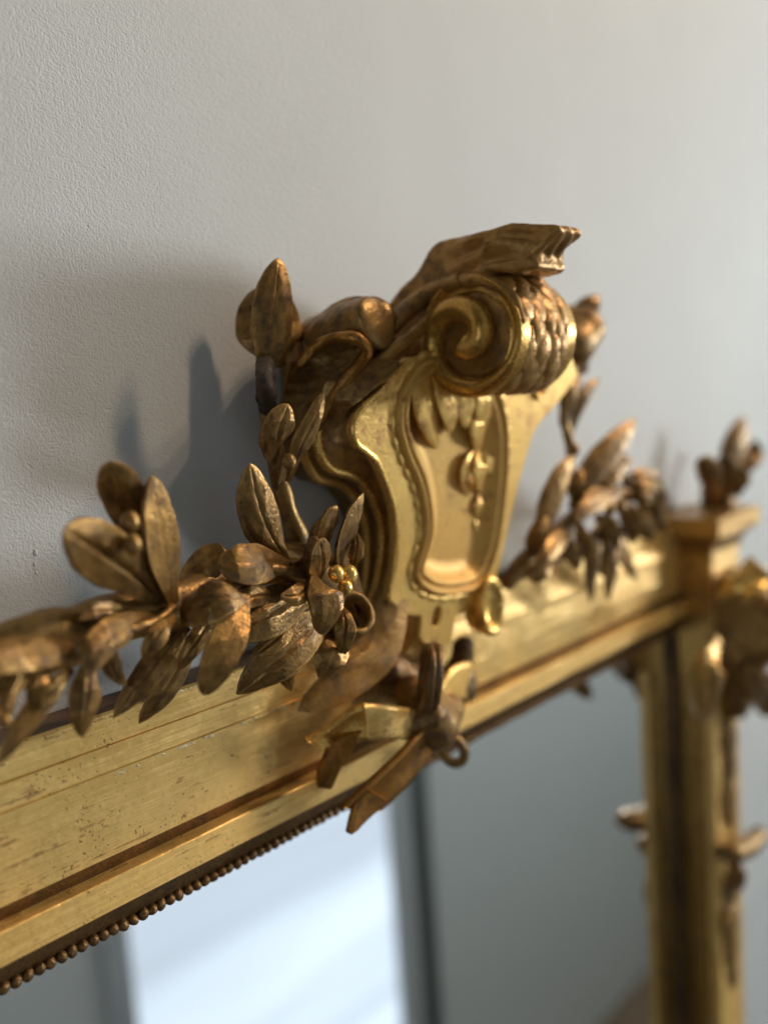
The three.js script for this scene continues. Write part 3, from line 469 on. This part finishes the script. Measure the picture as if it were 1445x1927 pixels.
{ // console at the top: body, hood leaf, two volutes with scale beads between
  const con = new THREE.Group(); con.name = 'scroll_console'; crest.add(con);
  const X0 = 0.281, X1 = 0.329, cy = 0.2025, cz = 0.112;
  const yz = [[664, 700], [690, 650], [738, 562], [785, 512], [808, 470], [834, 451], [900, 442], [965, 433], [1020, 430], [1064, 428], [1077, 434], [1066, 452], [1038, 480], [1005, 504], [960, 514], [925, 518], [985, 600], [960, 680], [880, 712], [790, 690], [740, 700]].map(([px, py]) => { const p = atX(px, py, py < 500 && px > 990 ? 0.3 : px > 960 && py < 500 ? 0.291 : X0); return new THREE.Vector2(-p.z, p.y); });
  const poly = new THREE.SplineCurve([...yz, yz[0]]).getPoints(140), nP = poly.length - 1;
  const polyD = (u, v) => { let d = 1e9, inn = false; for (let i = 0, j = nP - 1; i < nP; j = i++) { const a = poly[i], b = poly[j], ex = b.x - a.x, ey = b.y - a.y, wx = u - a.x, wy = v - a.y, t = clamp((wx * ex + wy * ey) / (ex * ex + ey * ey + 1e-12)); d = Math.min(d, (wx - ex * t) ** 2 + (wy - ey * t) ** 2); if ((a.y > v) !== (b.y > v) && u < (b.x - a.x) * (v - a.y) / (b.y - a.y) + a.x) inn = !inn; } return Math.sqrt(d) * (inn ? -1 : 1); };
  const lo = V(X0 - 0.008, 0.165, 0.0), hi = V(X1 + 0.008, 0.28, 0.19);
  const solid = sdfGeo(lo, hi, 0.0015, (x, y, z) => {
    const tipK = smooth(0.1, 0.17, z), hw = mix(0.0255, 0.0125, smooth(0.125, 0.172, z)), xc = mix(0.305, 0.298, tipK), up2 = smooth(0.236, 0.246, y);
    const vein = up2 * smooth(0.085, 0.12, z) * mix(0.0018, 0.0007, smooth(0.14, 0.165, z)) * Math.sin((x - xc) * mix(420, 640, tipK) + (y - 0.25) * 520 - z * 70);
    const d2 = polyD(-z, y) + 0.0025, d1 = Math.abs(x - xc) - hw + 0.0025 + smooth(0.1, 0.13, z) * up2 * 0.0012 * Math.sin(z * 170 + y * 350), q = Math.hypot(Math.max(d1, 0), Math.max(d2, 0)) + Math.min(0, Math.max(d1, d2)) - 0.0025;
    return q + vein;
  });
  part('console_body', rough(solid, 0.0007, 70), M.hood, con);
  // volutes: a moulded band wound inwards
  const volute = (x, dir) => {
    const bowl = [[0.0385, 0.004], [0.0385, -0.0045], [0.0378, -0.0062], [0.0366, -0.0062], [0.0355, -0.0045], [0.033, -0.0022], [0.0305, -0.0024], [0.0298, -0.0036], [0.0288, -0.0034], [0.0278, -0.001], [0.025, 0.001], [0.015, 0.002], [0.0005, 0.002]];
    const v = part('volute', rough(gridGeo(bowl.length, 72, (i, j) => { const [r, h] = bowl[i], a = j / 72 * 2 * Math.PI; return V(x + dir * h, cy + Math.sin(a) * r * 0.95, cz + Math.cos(a) * r); }, true), 0.0003, 120), M.scroll, con);
    const sp = []; for (let i = 0; i <= 60; i++) { const t = i / 60, a = 0.5 - t * 2.75 * Math.PI, r = t < 0.42 ? mix(0.0355, 0.0285, t / 0.42) : t < 0.62 ? mix(0.0285, 0.0165, (t - 0.42) / 0.2) : mix(0.0165, 0.004, (t - 0.62) / 0.38); sp.push(V(x - dir * mix(0.002, 0.010, t), cy + Math.sin(a) * r * 0.95, cz + Math.cos(a) * r)); }
    part('volute_band', tube(sp, [0.001, 0.003, 0.0056, 0.0074, 0.0082, 0.0082, 0.008, 0.0088], { seg: 150, around: 20, amp: 0.0004, freq: 120, hint: V(1, 0, 0), cap: 0.1 }), M.scroll, v);
  };
  volute(X0 - 0.001, 1); volute(X1 + 0.001, -1);
  const drum = new THREE.CylinderGeometry(0.0335, 0.0335, X1 - X0, 48).rotateZ(Math.PI / 2).translate((X0 + X1) / 2, cy, cz);
  part('drum', drum, M.carved, con);
  const sb = [0, 1, 2].map((k) => boxUV(rough(new THREE.SphereGeometry(0.0078, 20, 16)  .scale(0.95, 1.5, 0.62).translate(k * 0.1, 0, 0), 0.0009, 120).translate(-k * 0.1, 0, 0)));
  for (let r = 0; r < 9; r++) for (let c = 0; c < (r % 2 ? 3 : 4); c++) {
    const a = 1.75 - r * 0.34 + (rnd() - 0.5) * 0.08, m = new THREE.Mesh(sb[(r * 2 + c) % 3], M.hood);
    m.name = numbered('scale_bead'); m.castShadow = m.receiveShadow = true;
    m.position.set(X0 + 0.007 + (c + (r % 2 ? 0.5 : 0)) * 0.0118 + (rnd() - 0.5) * 0.002, cy + Math.sin(a) * 0.0345, cz + Math.cos(a) * 0.0345); m.rotation.set(-a, (rnd() - 0.5) * 0.4, (rnd() - 0.5) * 0.4); m.scale.set(0.95 + rnd() * 0.5, 0.85 + rnd() * 0.4, 0.9 + rnd() * 0.5); con.add(m);
  }
  // the band that runs back from the volute, down the left edge of the panel
  part('volute_tail', tube([...[[985, 612], [962, 556], [905, 527], [850, 533], [800, 556]].map(([a, b]) => atX(a, b, X0 - 0.003)), ...pts3([[752, 596, 0.072], [712, 640, 0.07], [684, 684, 0.074], [664, 716, 0.07]])], [0.002, 0.0035, 0.005, 0.006, 0.006, 0.005, 0.003], { seg: 90, amp: 0.0007 }), M.hood, con);
  part('volute_tail', tube([...[[870, 566], [820, 590]].map(([a, b]) => atX(a, b, X0 - 0.003)), ...pts3([[775, 630, 0.082], [735, 660, 0.082], [706, 690, 0.082], [690, 712, 0.08]])], [0.002, 0.004, 0.005, 0.004, 0.003], { seg: 60, amp: 0.0007 }), M.hood, con);
}
{ // right shoulder
  part('wing_fold', tube([[990, 700], [1003, 728], [1012, 748], [1030, 726], [1054, 694]].map(([x, y]) => onPanel(x, y, 0.0012)), [0.0012, 0.002, 0.0022, 0.002, 0.0012], { seg: 40, amp: 0.0002 }), M.panel, crest);
  const s = part('shoulder', blob([[at(1078, 650, 0.06), at(1108, 622, 0.066), 0.016, 0.013], [at(1060, 600, 0.05), at(1095, 600, 0.06), 0.012, 0.01], [at(1090, 690, 0.05), at(1075, 650, 0.06), 0.008, 0.014]], 0.002, 0.012), M.carved, crest);
  leaf(s, [[1080, 615, 0.055], [1098, 590, 0.06], [1112, 572, 0.064], [1127, 555, 0.066]], 40, [0.2, 0.6, 0.6], { base: 0.9, blunt: 0.1, groove: 0 });
  const tw = stem('laurel_sprig', [[1082, 690, 0.062], [1066, 730, 0.06], [1062, 790, 0.06], [1074, 850, 0.062], [1070, 890, 0.062]], [9, 10, 9, 8, 8], mirror);
  leaf(tw, [[1072, 830, 0.06], [1086, 780, 0.066], [1104, 740, 0.07], [1128, 711, 0.07]], 30, [0, 0.1, 1], {});
  leaf(tw, [[1066, 820, 0.06], [1068, 780, 0.068], [1078, 745, 0.072], [1094, 705, 0.07]], 28, [0, 0.1, 1], {});
  berry(tw, 1080, 846, 0.068, 11);
}
{ // foot of the crest: rolled ends, skirt, ribs
  const c1 = at(668, 1150, 0.085);
  const dirT = at(618, 1205, 0.05).sub(c1).normalize();
  const nrm = dirT.clone(), u = V(0, 1, 0).addScaledVector(nrm, -nrm.y).normalize(), w = nrm.clone().cross(u), r = size(45, c1);
  const pr = [[0.62, 0.5], [0.7, 0.06], [0.84, 0], [0.97, 0.05], [1, 0.4], [0.98, 0.9], [0.9, 1.6]];
  part('rolled_end', rough(gridGeo(41, pr.length, (i, j) => { const a = i / 40 * 2 * Math.PI, [k, z] = pr[j]; return c1.clone().addScaledVector(u, Math.cos(a) * r * 1.05 * k).addScaledVector(w, Math.sin(a) * r * 0.95 * k).addScaledVector(nrm, z * r); }), 0.0006, 120), M.carved, crest);
  part('skirt', leafGeo(pts3([[745, 1120, 0.058], [720, 1215, 0.058], [650, 1280, 0.055], [560, 1338, 0.045]]), 0.03, V(-0.15, 0.4, 0.9), { groove: 0.25, base: 0.9, blunt: 0.4, thick: 0.3 }), M.hood, crest);
  part('skirt', leafGeo(pts3([[700, 1130, 0.05], [722, 1180, 0.056], [705, 1225, 0.058], [640, 1262, 0.055]]), 0.012, V(-0.4, 0.2, 0.9), { groove: 0.3, base: 0.8, thick: 0.5 }), M.hood, crest);
  const c2 = at(925, 1140, 0.066);
  part('rolled_end', rough(gridGeo(41, 8, (i, j) => { const a = i / 40 * 2 * Math.PI, k = [0.05, 0.4, 0.62, 0.75, 0.88, 1, 1.04, 0.9][j], z = [-0.35, -0.32, -0.15, 0.12, 0.2, 0.1, -0.4, -1.4][j], R = size(30, c2); return c2.clone().add(V(Math.cos(a) * R * k * 1.15, Math.sin(a) * R * 1.9 * k, z * R)); }), 0.0005, 120), M.bright, crest);
}
{ // ribbon bow below the crest
  const knot = part('ribbon_bow', blob([[at(796, 1330, 0.066), at(818, 1368, 0.074), 0.015, 0.014], [at(800, 1330, 0.066), at(772, 1300, 0.058), 0.014, 0.011], [at(822, 1368, 0.074), at(842, 1335, 0.064), 0.012, 0.012], [at(775, 1362, 0.07), at(815, 1345, 0.082), 0.009, 0.008]], 0.0016, 0.01), M.carved, mirror);
  part('ribbon_loop', bandGeo(pts3([[776, 1334, 0.074], [730, 1328, 0.076], [684, 1324, 0.072]]), pts3([[770, 1392, 0.072], [730, 1390, 0.074], [690, 1391, 0.068]]), 0.005), M.rail, knot);
  part('ribbon_tail', bandGeo(pts3([[690, 1324, 0.072], [660, 1336, 0.068], [626, 1362, 0.062], [578, 1394, 0.056]]), pts3([[694, 1391, 0.068], [672, 1390, 0.064], [648, 1398, 0.06], [604, 1406, 0.056]]), 0.006, { bulge: -0.004 }), M.bright, knot);
  part('ribbon_tail', bandGeo(pts3([[624, 1390, 0.06], [612, 1420, 0.055], [600, 1450, 0.051], [596, 1478, 0.047]]), pts3([[678, 1372, 0.066], [662, 1405, 0.06], [640, 1440, 0.055], [622, 1480, 0.05]]), 0.007, { bulge: -0.002 }), M.glowTinted, knot);
  part('ribbon_tail', bandGeo(pts3([[796, 1368, 0.08], [755, 1415, 0.079], [698, 1468, 0.074], [645, 1518, 0.066]]), pts3([[842, 1372, 0.076], [808, 1420, 0.074], [765, 1475, 0.07], [712, 1524, 0.062]]), 0.006, { bulge: -0.003 }), M.glowTinted, knot);
  part('ribbon_tail', bandGeo(pts3([[690, 1484, 0.0725], [668, 1512, 0.069], [655, 1568, 0.066]]), pts3([[728, 1506, 0.066], [700, 1530, 0.065], [664, 1562, 0.066]]), 0.006), M.glowTinted, knot);
  part('recess_shade_mass', blob([[at(735, 1262, 0.04), at(790, 1300, 0.045), 0.012, 0.014], [at(790, 1300, 0.045), at(860, 1290, 0.045), 0.014, 0.012], [at(860, 1290, 0.045), at(872, 1218, 0.05), 0.011, 0.008]], 0.002, 0.012, 0.0012), M.bronze, knot);  // added dark mass, stands for the shade in the recess behind the knot
  const loop = []; for (let i = 0; i <= 26; i++) { const a = i / 24 * 2 * Math.PI; loop.push(at(803 + 6 * Math.cos(a) - 4 * Math.sin(a), 1276 + 56 * Math.sin(a), 0.088 + 0.012 * Math.cos(a))); }
  for (const d of [0, 0.0045]) part('ribbon_loop', tube(loop.map((p) => p.clone().add(V(d, 0, d * 0.4))), [0.0034, 0.0034], { seg: 80, cap: 0, flat: 1.2 }), M.bronze, knot);
  const ring = []; for (let i = 0; i <= 26; i++) { const a = i / 24 * 2 * Math.PI; ring.push(at(852 + 21 * Math.cos(a) + 6 * Math.sin(a), 1412 + 24 * Math.sin(a), 0.06 + 0.006 * Math.cos(a))); }
  part('ribbon_ring', tube(ring, [0.0036, 0.0036], { seg: 60, cap: 0 }), M.carved, knot);
  part('ribbon_loop', bandGeo(pts3([[826, 1290, 0.064], [850, 1256, 0.062], [884, 1246, 0.056], [892, 1262, 0.05]]), pts3([[838, 1338, 0.062], [858, 1318, 0.06], [880, 1318, 0.055], [890, 1322, 0.048]]), 0.004), M.panel, knot);
}
// ---- right half of the rail: the matching garland
const garlandR = stem('laurel_garland', [[945, 1105, 0.05], [985, 1060, 0.055], [1040, 1010, 0.06], [1100, 960, 0.062], [1160, 935, 0.062], [1215, 935, 0.06], [1250, 955, 0.055]], [14, 18, 16, 13, 12, 12, 8], mirror);
{
  const G = garlandR;
  leaf(G, [[1080, 960, 0.058], [1115, 890, 0.066], [1155, 840, 0.072], [1195, 788, 0.074]], 50, [-0.3, 0.3, 0.9], { groove: 0.5, base: 0.5 });
  leaf(G, [[1012, 1030, 0.062], [1032, 965, 0.07], [1055, 905, 0.074], [1076, 858, 0.074]], 48, [-0.2, 0.1, 1], { groove: 0.4, base: 0.6 });
  leaf(G, [[1176, 915, 0.072], [1148, 932, 0.08], [1110, 950, 0.084], [1082, 980, 0.082]], 36, [-0.2, 0.5, 0.8], {});
  leaf(G, [[1080, 1005, 0.066], [1060, 1010, 0.076], [1030, 1045, 0.08], [996, 1090, 0.074]], 34, [-0.2, 0.4, 0.9], {});
  leaf(G, [[1086, 980, 0.07], [1096, 1010, 0.08], [1106, 1040, 0.082], [1114, 1070, 0.078]], 30, null, {});
  leaf(G, [[1128, 985, 0.066], [1122, 1020, 0.072], [1116, 1080, 0.07], [1112, 1136, 0.06]], 38, [-0.2, 0.2, 1], {}, M.carved);
  leaf(G, [[1148, 985, 0.066], [1152, 1030, 0.072], [1152, 1080, 0.072], [1144, 1132, 0.064]], 40, [-0.2, 0.2, 1], {});
  leaf(G, [[1190, 940, 0.07], [1204, 930, 0.078], [1228, 925, 0.082], [1252, 950, 0.078]], 44, null, {});
  leaf(G, [[1180, 925, 0.06], [1196, 905, 0.068], [1220, 898, 0.072], [1246, 912, 0.07]], 34, null, {});
  leaf(G, [[1180, 960, 0.068], [1196, 975, 0.078], [1212, 995, 0.08], [1226, 1018, 0.076]], 42, null, {});
  leaf(G, [[1210, 960, 0.062], [1228, 970, 0.07], [1240, 985, 0.072], [1248, 1005, 0.07]], 30, null, {});
  leaf(G, [[1168, 990, 0.066], [1172, 1020, 0.07], [1185, 1055, 0.068], [1200, 1092, 0.06]], 46, [0.1, 0.2, 1], {});
  leaf(G, [[1050, 1000, 0.06], [1020, 1030, 0.06], [985, 1070, 0.056], [960, 1092, 0.05]], 40, [-0.3, 0.5, 0.8], { groove: 0.2 });
  for (const [l, w] of [
    [[[1010, 1060, 0.06], [1005, 1030, 0.066], [1012, 1000, 0.07], [1030, 970, 0.07]], 34], [[[1040, 1030, 0.066], [1062, 1030, 0.074], [1078, 1048, 0.074], [1086, 1074, 0.068]], 34],
    [[[1070, 985, 0.066], [1095, 955, 0.074], [1120, 935, 0.078], [1150, 928, 0.078]], 36], [[[1110, 960, 0.066], [1140, 900, 0.07], [1165, 875, 0.072], [1190, 862, 0.07]], 40],
    [[[1120, 970, 0.07], [1140, 985, 0.078], [1150, 1010, 0.078], [1150, 1045, 0.07]], 36], [[[1160, 950, 0.07], [1180, 965, 0.078], [1190, 990, 0.078], [1188, 1025, 0.07]], 38],
    [[[1195, 930, 0.066], [1215, 950, 0.074], [1222, 975, 0.074], [1222, 1000, 0.068]], 36], [[[1140, 970, 0.064], [1132, 1010, 0.07], [1132, 1050, 0.07], [1138, 1090, 0.062]], 36],
    [[[985, 1075, 0.058], [1005, 1080, 0.066], [1020, 1075, 0.07], [1040, 1062, 0.068]], 34], [[[1100, 965, 0.064], [1085, 930, 0.07], [1085, 905, 0.07], [1092, 880, 0.068]], 34]]) leaf(G, l, w, null, {});
  berry(G, 1146, 957, 0.084, 12); berry(G, 1168, 955, 0.084, 12); berry(G, 1180, 905, 0.074, 11);
}
// ---- right pilaster
const PX0 = 0.737, PX1 = 0.812, PF = 0.062;
{
  const pil = part('side_pilaster', slab(PX0, -1.35, 0.001, PX1, -0.02, PF - 0.012), M.shadeToned, mirror);
  part('shaft_fillet', slab(PX0 + 0.004, -1.35, PF - 0.012, PX1 - 0.004, -0.16, PF), M.rail, pil);
  part('rebate', slab(PX0 - 0.007, -1.35, 0.0186, PX0 - 0.0004, bladeY, 0.027), M.bronze, pil);
  part('shaft_bead', tube([V(PX0 + 0.002, -1.34, PF - 0.02), V(PX0 + 0.002, -0.15, PF - 0.02)], [0.006, 0.006], { seg: 8, cap: 0 }), M.shadeToned, pil);
  part('frieze_block', slab(PX0 - 0.003, -0.15, 0.002, PX1 + 0.002, -0.012, PF + 0.002), M.shadeToned, pil);
  part('frieze_face', slab(PX0 + 0.001, -0.148, PF + 0.002, PX1 - 0.002, -0.014, PF + 0.004), M.rail, pil);
  // abacus: a stepped, hollowed cap
  const cap = [[-0.012, 0.002], [-0.004, 0.004], [0.006, 0.008], [0.012, 0.016], [0.016, 0.02], [0.034, 0.02], [0.036, 0.018], [0.036, -0.03]];
  part('abacus', gridGeo(cap.length, 5, (i, j) => { const [y, o] = cap[i]; return [V(PX0 - o, y - 0.01, 0.002), V(PX0 - o, y - 0.01, PF + o), V(PX1 + o, y - 0.01, PF + o), V(PX1 + o, y - 0.01, 0.002), V(PX0 - o, y - 0.01, 0.002)][j]; }).toNonIndexed(), M.shadeToned, pil).geometry.computeVertexNormals();
  // finial leaves on the cap
  const fin = part('finial', blob([[at(1350, 945, 0.04), at(1345, 890, 0.045), 0.02, 0.014]], 0.003, 0.01), M.carved, mirror);
  leaf(fin, [[1368, 905, 0.05], [1380, 860, 0.055], [1392, 825, 0.058], [1400, 783, 0.058]], 56, [-0.3, 0.1, 1], { groove: 0.3, base: 0.5 });
  leaf(fin, [[1395, 900, 0.05], [1408, 870, 0.055], [1418, 850, 0.055], [1420, 828, 0.055]], 34, null, {});
  leaf(fin, [[1350, 935, 0.06], [1338, 905, 0.068], [1330, 880, 0.07], [1318, 860, 0.07]], 40, null, { blunt: 0.8 });
  leaf(fin, [[1365, 930, 0.065], [1366, 900, 0.072], [1364, 875, 0.074], [1360, 855, 0.074]], 34, null, { blunt: 0.8 });
  leaf(fin, [[1385, 935, 0.06], [1390, 910, 0.068], [1392, 895, 0.068], [1386, 878, 0.068]], 34, null, { blunt: 0.8 });
  // console scroll under the cap
  const Xa = PX0 + 0.004, Xb = PX1 - 0.004, sc = atX(1388, 1168, (Xa + Xb) / 2);
  const con = part('scroll_bracket', rough(gridGeo(9, 56, (i, j) => { const a = -j / 56 * 2 * Math.PI, k = [0.05, 0.7, 0.95, 1, 1, 1, 0.95, 0.7, 0.05][i], x = mix(Xa, Xb, [0, 0, 0.03, 0.1, 0.5, 0.9, 0.97, 1, 1][i]), rr = 0.05 * k * (1 + 0.12 * Math.cos(a - 0.6)); return V(x, sc.y + Math.sin(a) * rr * 1.05, sc.z + Math.cos(a) * rr); }, true), 0.005, 40), M.carved, pil);
  part('scroll_neck', blob([[V(0.776, sc.y + 0.03, 0.06), V(0.776, sc.y - 0.03, sc.z), 0.03, 0.034], [V(0.776, sc.y - 0.03, sc.z), V(0.776, sc.y - 0.1, 0.072), 0.03, 0.014]], 0.003, 0.015, 0.002), M.carved, con);
  leaf(con, [[1352, 1205, 0.098], [1340, 1260, 0.106], [1336, 1312, 0.1], [1330, 1358, 0.084]], 74, [-0.4, 0, 0.9], { wear: 0, blunt: 0.7 }, M.shadeToned);
  leaf(con, [[1350, 1125, 0.09], [1380, 1105, 0.11], [1405, 1085, 0.12], [1412, 1045, 0.12]], 40, null, { blunt: 0.4 }, M.bright);
  leaf(con, [[1400, 1130, 0.12], [1420, 1110, 0.13], [1432, 1085, 0.13], [1425, 1060, 0.13]], 26, null, {}, M.bright);
  leaf(con, [[1400, 1250, 0.1], [1420, 1290, 0.105], [1440, 1320, 0.1], [1440, 1350, 0.09]], 70, null, { wear: 0 });
  // husks hanging down the shaft
  const hk = (y, w, l, z0, z = z0 * 0.5) => leaf(pil, [[1372 + (y - 1400) * 0.01, y, PF + 0.004], [1376 + (y - 1400) * 0.01, y + l * 0.35, PF + z], [1378 + (y - 1400) * 0.01, y + l * 0.7, PF + z], [1378 + (y - 1400) * 0.01, y + l, PF + 0.002]], w, [-0.2, 0, 1], { groove: 0.2 });
  hk(1345, 44, 90, 0.014); hk(1400, 36, 80, 0.012); hk(1450, 32, 110, 0.016); hk(1640, 40, 70, 0.014); hk(1690, 44, 80, 0.018); hk(1740, 36, 80, 0.014); hk(1800, 24, 60, 0.01);
  const rg = stem('shaft_ring', [[1352, 1600, PF], [1376, 1606, PF + 0.02], [1405, 1592, PF + 0.018], [1434, 1566, PF + 0.018]], [12, 16, 19, 14], pil, M.carved);
  leaf(pil, [[1380, 1610, PF + 0.004], [1384, 1640, PF + 0.014], [1385, 1660, PF + 0.014], [1384, 1680, PF + 0.004]], 34, null, {});

}

// ---------------------------------------------------------------- glazed door, high window, added fill panel behind the camera and lamp
const glow = (r, g, b, k, name) => new THREE.MeshStandardMaterial({ name, color: lin(0.02, 0.02, 0.02), emissive: lin(r, g, b), emissiveIntensity: k, roughness: 1 });
{
  const Z = ROOM.z1;
  const b1 = tileFbm(256, 1, 9, 3, 61), b2 = tileFbm(256, 2, 3, 2, 67);
  M.bands = glow(0.84, 0.92, 1.0, 0.72, 'hazy_daylight_pane');
  M.bands.emissiveMap = tex(256, (x, y) => { const v = 0.35 + 0.75 * (b1(x, y) * 0.75 + b2(x, y) * 0.25); return [v * 0.96, v * 0.98, v]; }, true, 1 / 2.6);
  const hit = (px, py, z) => { const o = ray(px, py), g = EYE.clone().addScaledVector(o, (0.0185 - EYE.z) / o.z), d = V(o.x, o.y, -o.z); return g.addScaledVector(d, (z - g.z) / d.z); };
  const door = new THREE.Group(); door.name = 'tall_window'; scene.add(door);
  door.userData = { label: 'tall bright window with a pale frame, seen reflected in the mirror', category: 'window' };
  const A = hit(232, 1762, Z), B = hit(720, 1550, Z), x0 = A.x, x1 = B.x;
  part('pane', slab(x0, -3.5, Z - 0.02, x1, -1.2, Z - 0.012), M.bands, door);
  part('window_frame', mergeGeometries([slab(x1 + 0.002, -3.6, Z - 0.05, x1 + 0.17, -1.1, Z - 0.001), slab(x0 - 0.1, -3.6, Z - 0.05, x0 - 0.002, -1.1, Z - 0.001), slab(x0, -1.198, Z - 0.05, x1, -1.1, Z - 0.001), slab(x0, -3.6, Z - 0.05, x1, -3.502, Z - 0.001)]), M.trim, door);
  const darkStrip = part('dark_strip', gridGeo(30, 40, (i, j) => V(x1 + 0.18 + j / 39 * 0.14, mix(-0.9, -4.3, i / 29), Z - 0.03 - 0.012 * Math.sin(j * 0.9))), new THREE.MeshStandardMaterial({ name: 'dark_grey_matte', color: lin(0.14, 0.16, 0.16), roughness: 1, side: THREE.DoubleSide }), scene);  // rippled dark grey strip next to the window frame
  darkStrip.userData = { label: 'narrow dark grey rippled strip beside the tall window, seen in the mirror', category: 'dark_strip' };
  areaLight('tall_window_light', (x0 + x1) / 2, -2.35, Z - 0.03, x1 - x0, 2.3, V((x0 + x1) / 2, -2.35, 0), [0.78, 0.88, 1.0], 0.45);

  const win = new THREE.Group(); win.name = 'high_window'; scene.add(win);
  win.userData = { label: 'high window pane in the side wall to the right, bright with sky', category: 'window' };
  part('pane', slab(ROOM.x1 - 0.02, HIGH.y - HIGH.h / 2, HIGH.z - HIGH.w / 2, ROOM.x1 - 0.012, HIGH.y + HIGH.h / 2, HIGH.z + HIGH.w / 2), glow(0.7, 0.85, 1, 1, 'cool_glow_pane'), win);
  const rear = new THREE.Group(); rear.name = 'added_fill_panel'; scene.add(rear);  // added glowing panel for fill, not a known window
  rear.userData = { label: 'added glowing fill panel on the side wall behind the camera', category: 'window' };
  part('pane', slab(ROOM.x0 + 0.012, -1.05, 0.65, ROOM.x0 + 0.02, 0.45, 1.75), glow(0.7, 0.85, 1, 1, 'cool_glow_pane'), rear);

  const bm = glow(1, 0.72, 0.45, 2, 'warm_bulb');
  SPOTS.forEach(([x, y, z], i) => {
    const c = new THREE.Group(); c.name = numbered('ceiling_light'); c.position.set(x, ROOM.y1, z); scene.add(c);
    c.userData = { label: ['ceiling light farthest from the mirror wall, small and round', 'ceiling light in the middle of the row of three', 'ceiling light nearest to the mirror wall, small and round'][i], category: 'ceiling light', group: 'round ceiling lights' };
    part('trim_ring', new THREE.TorusGeometry(0.05, 0.008, 10, 32).rotateX(Math.PI / 2).translate(0, -0.006, 0), M.trim, c);
    part('bulb', new THREE.CylinderGeometry(0.035, 0.035, 0.01, 28).translate(0, -0.012, 0), bm, c);
    const l = new THREE.SpotLight(lin(1, 0.76, 0.53), 11.5, 0, 0.3, 1); l.name = 'ceiling_spot'; l.position.set(x, ROOM.y1 - 0.03, z); l.target.position.set(0.1, 0.25, 0); l.shadow.radius = 4; l.castShadow = true; scene.add(l, l.target);
  });
}
renderer.render(scene, camera);
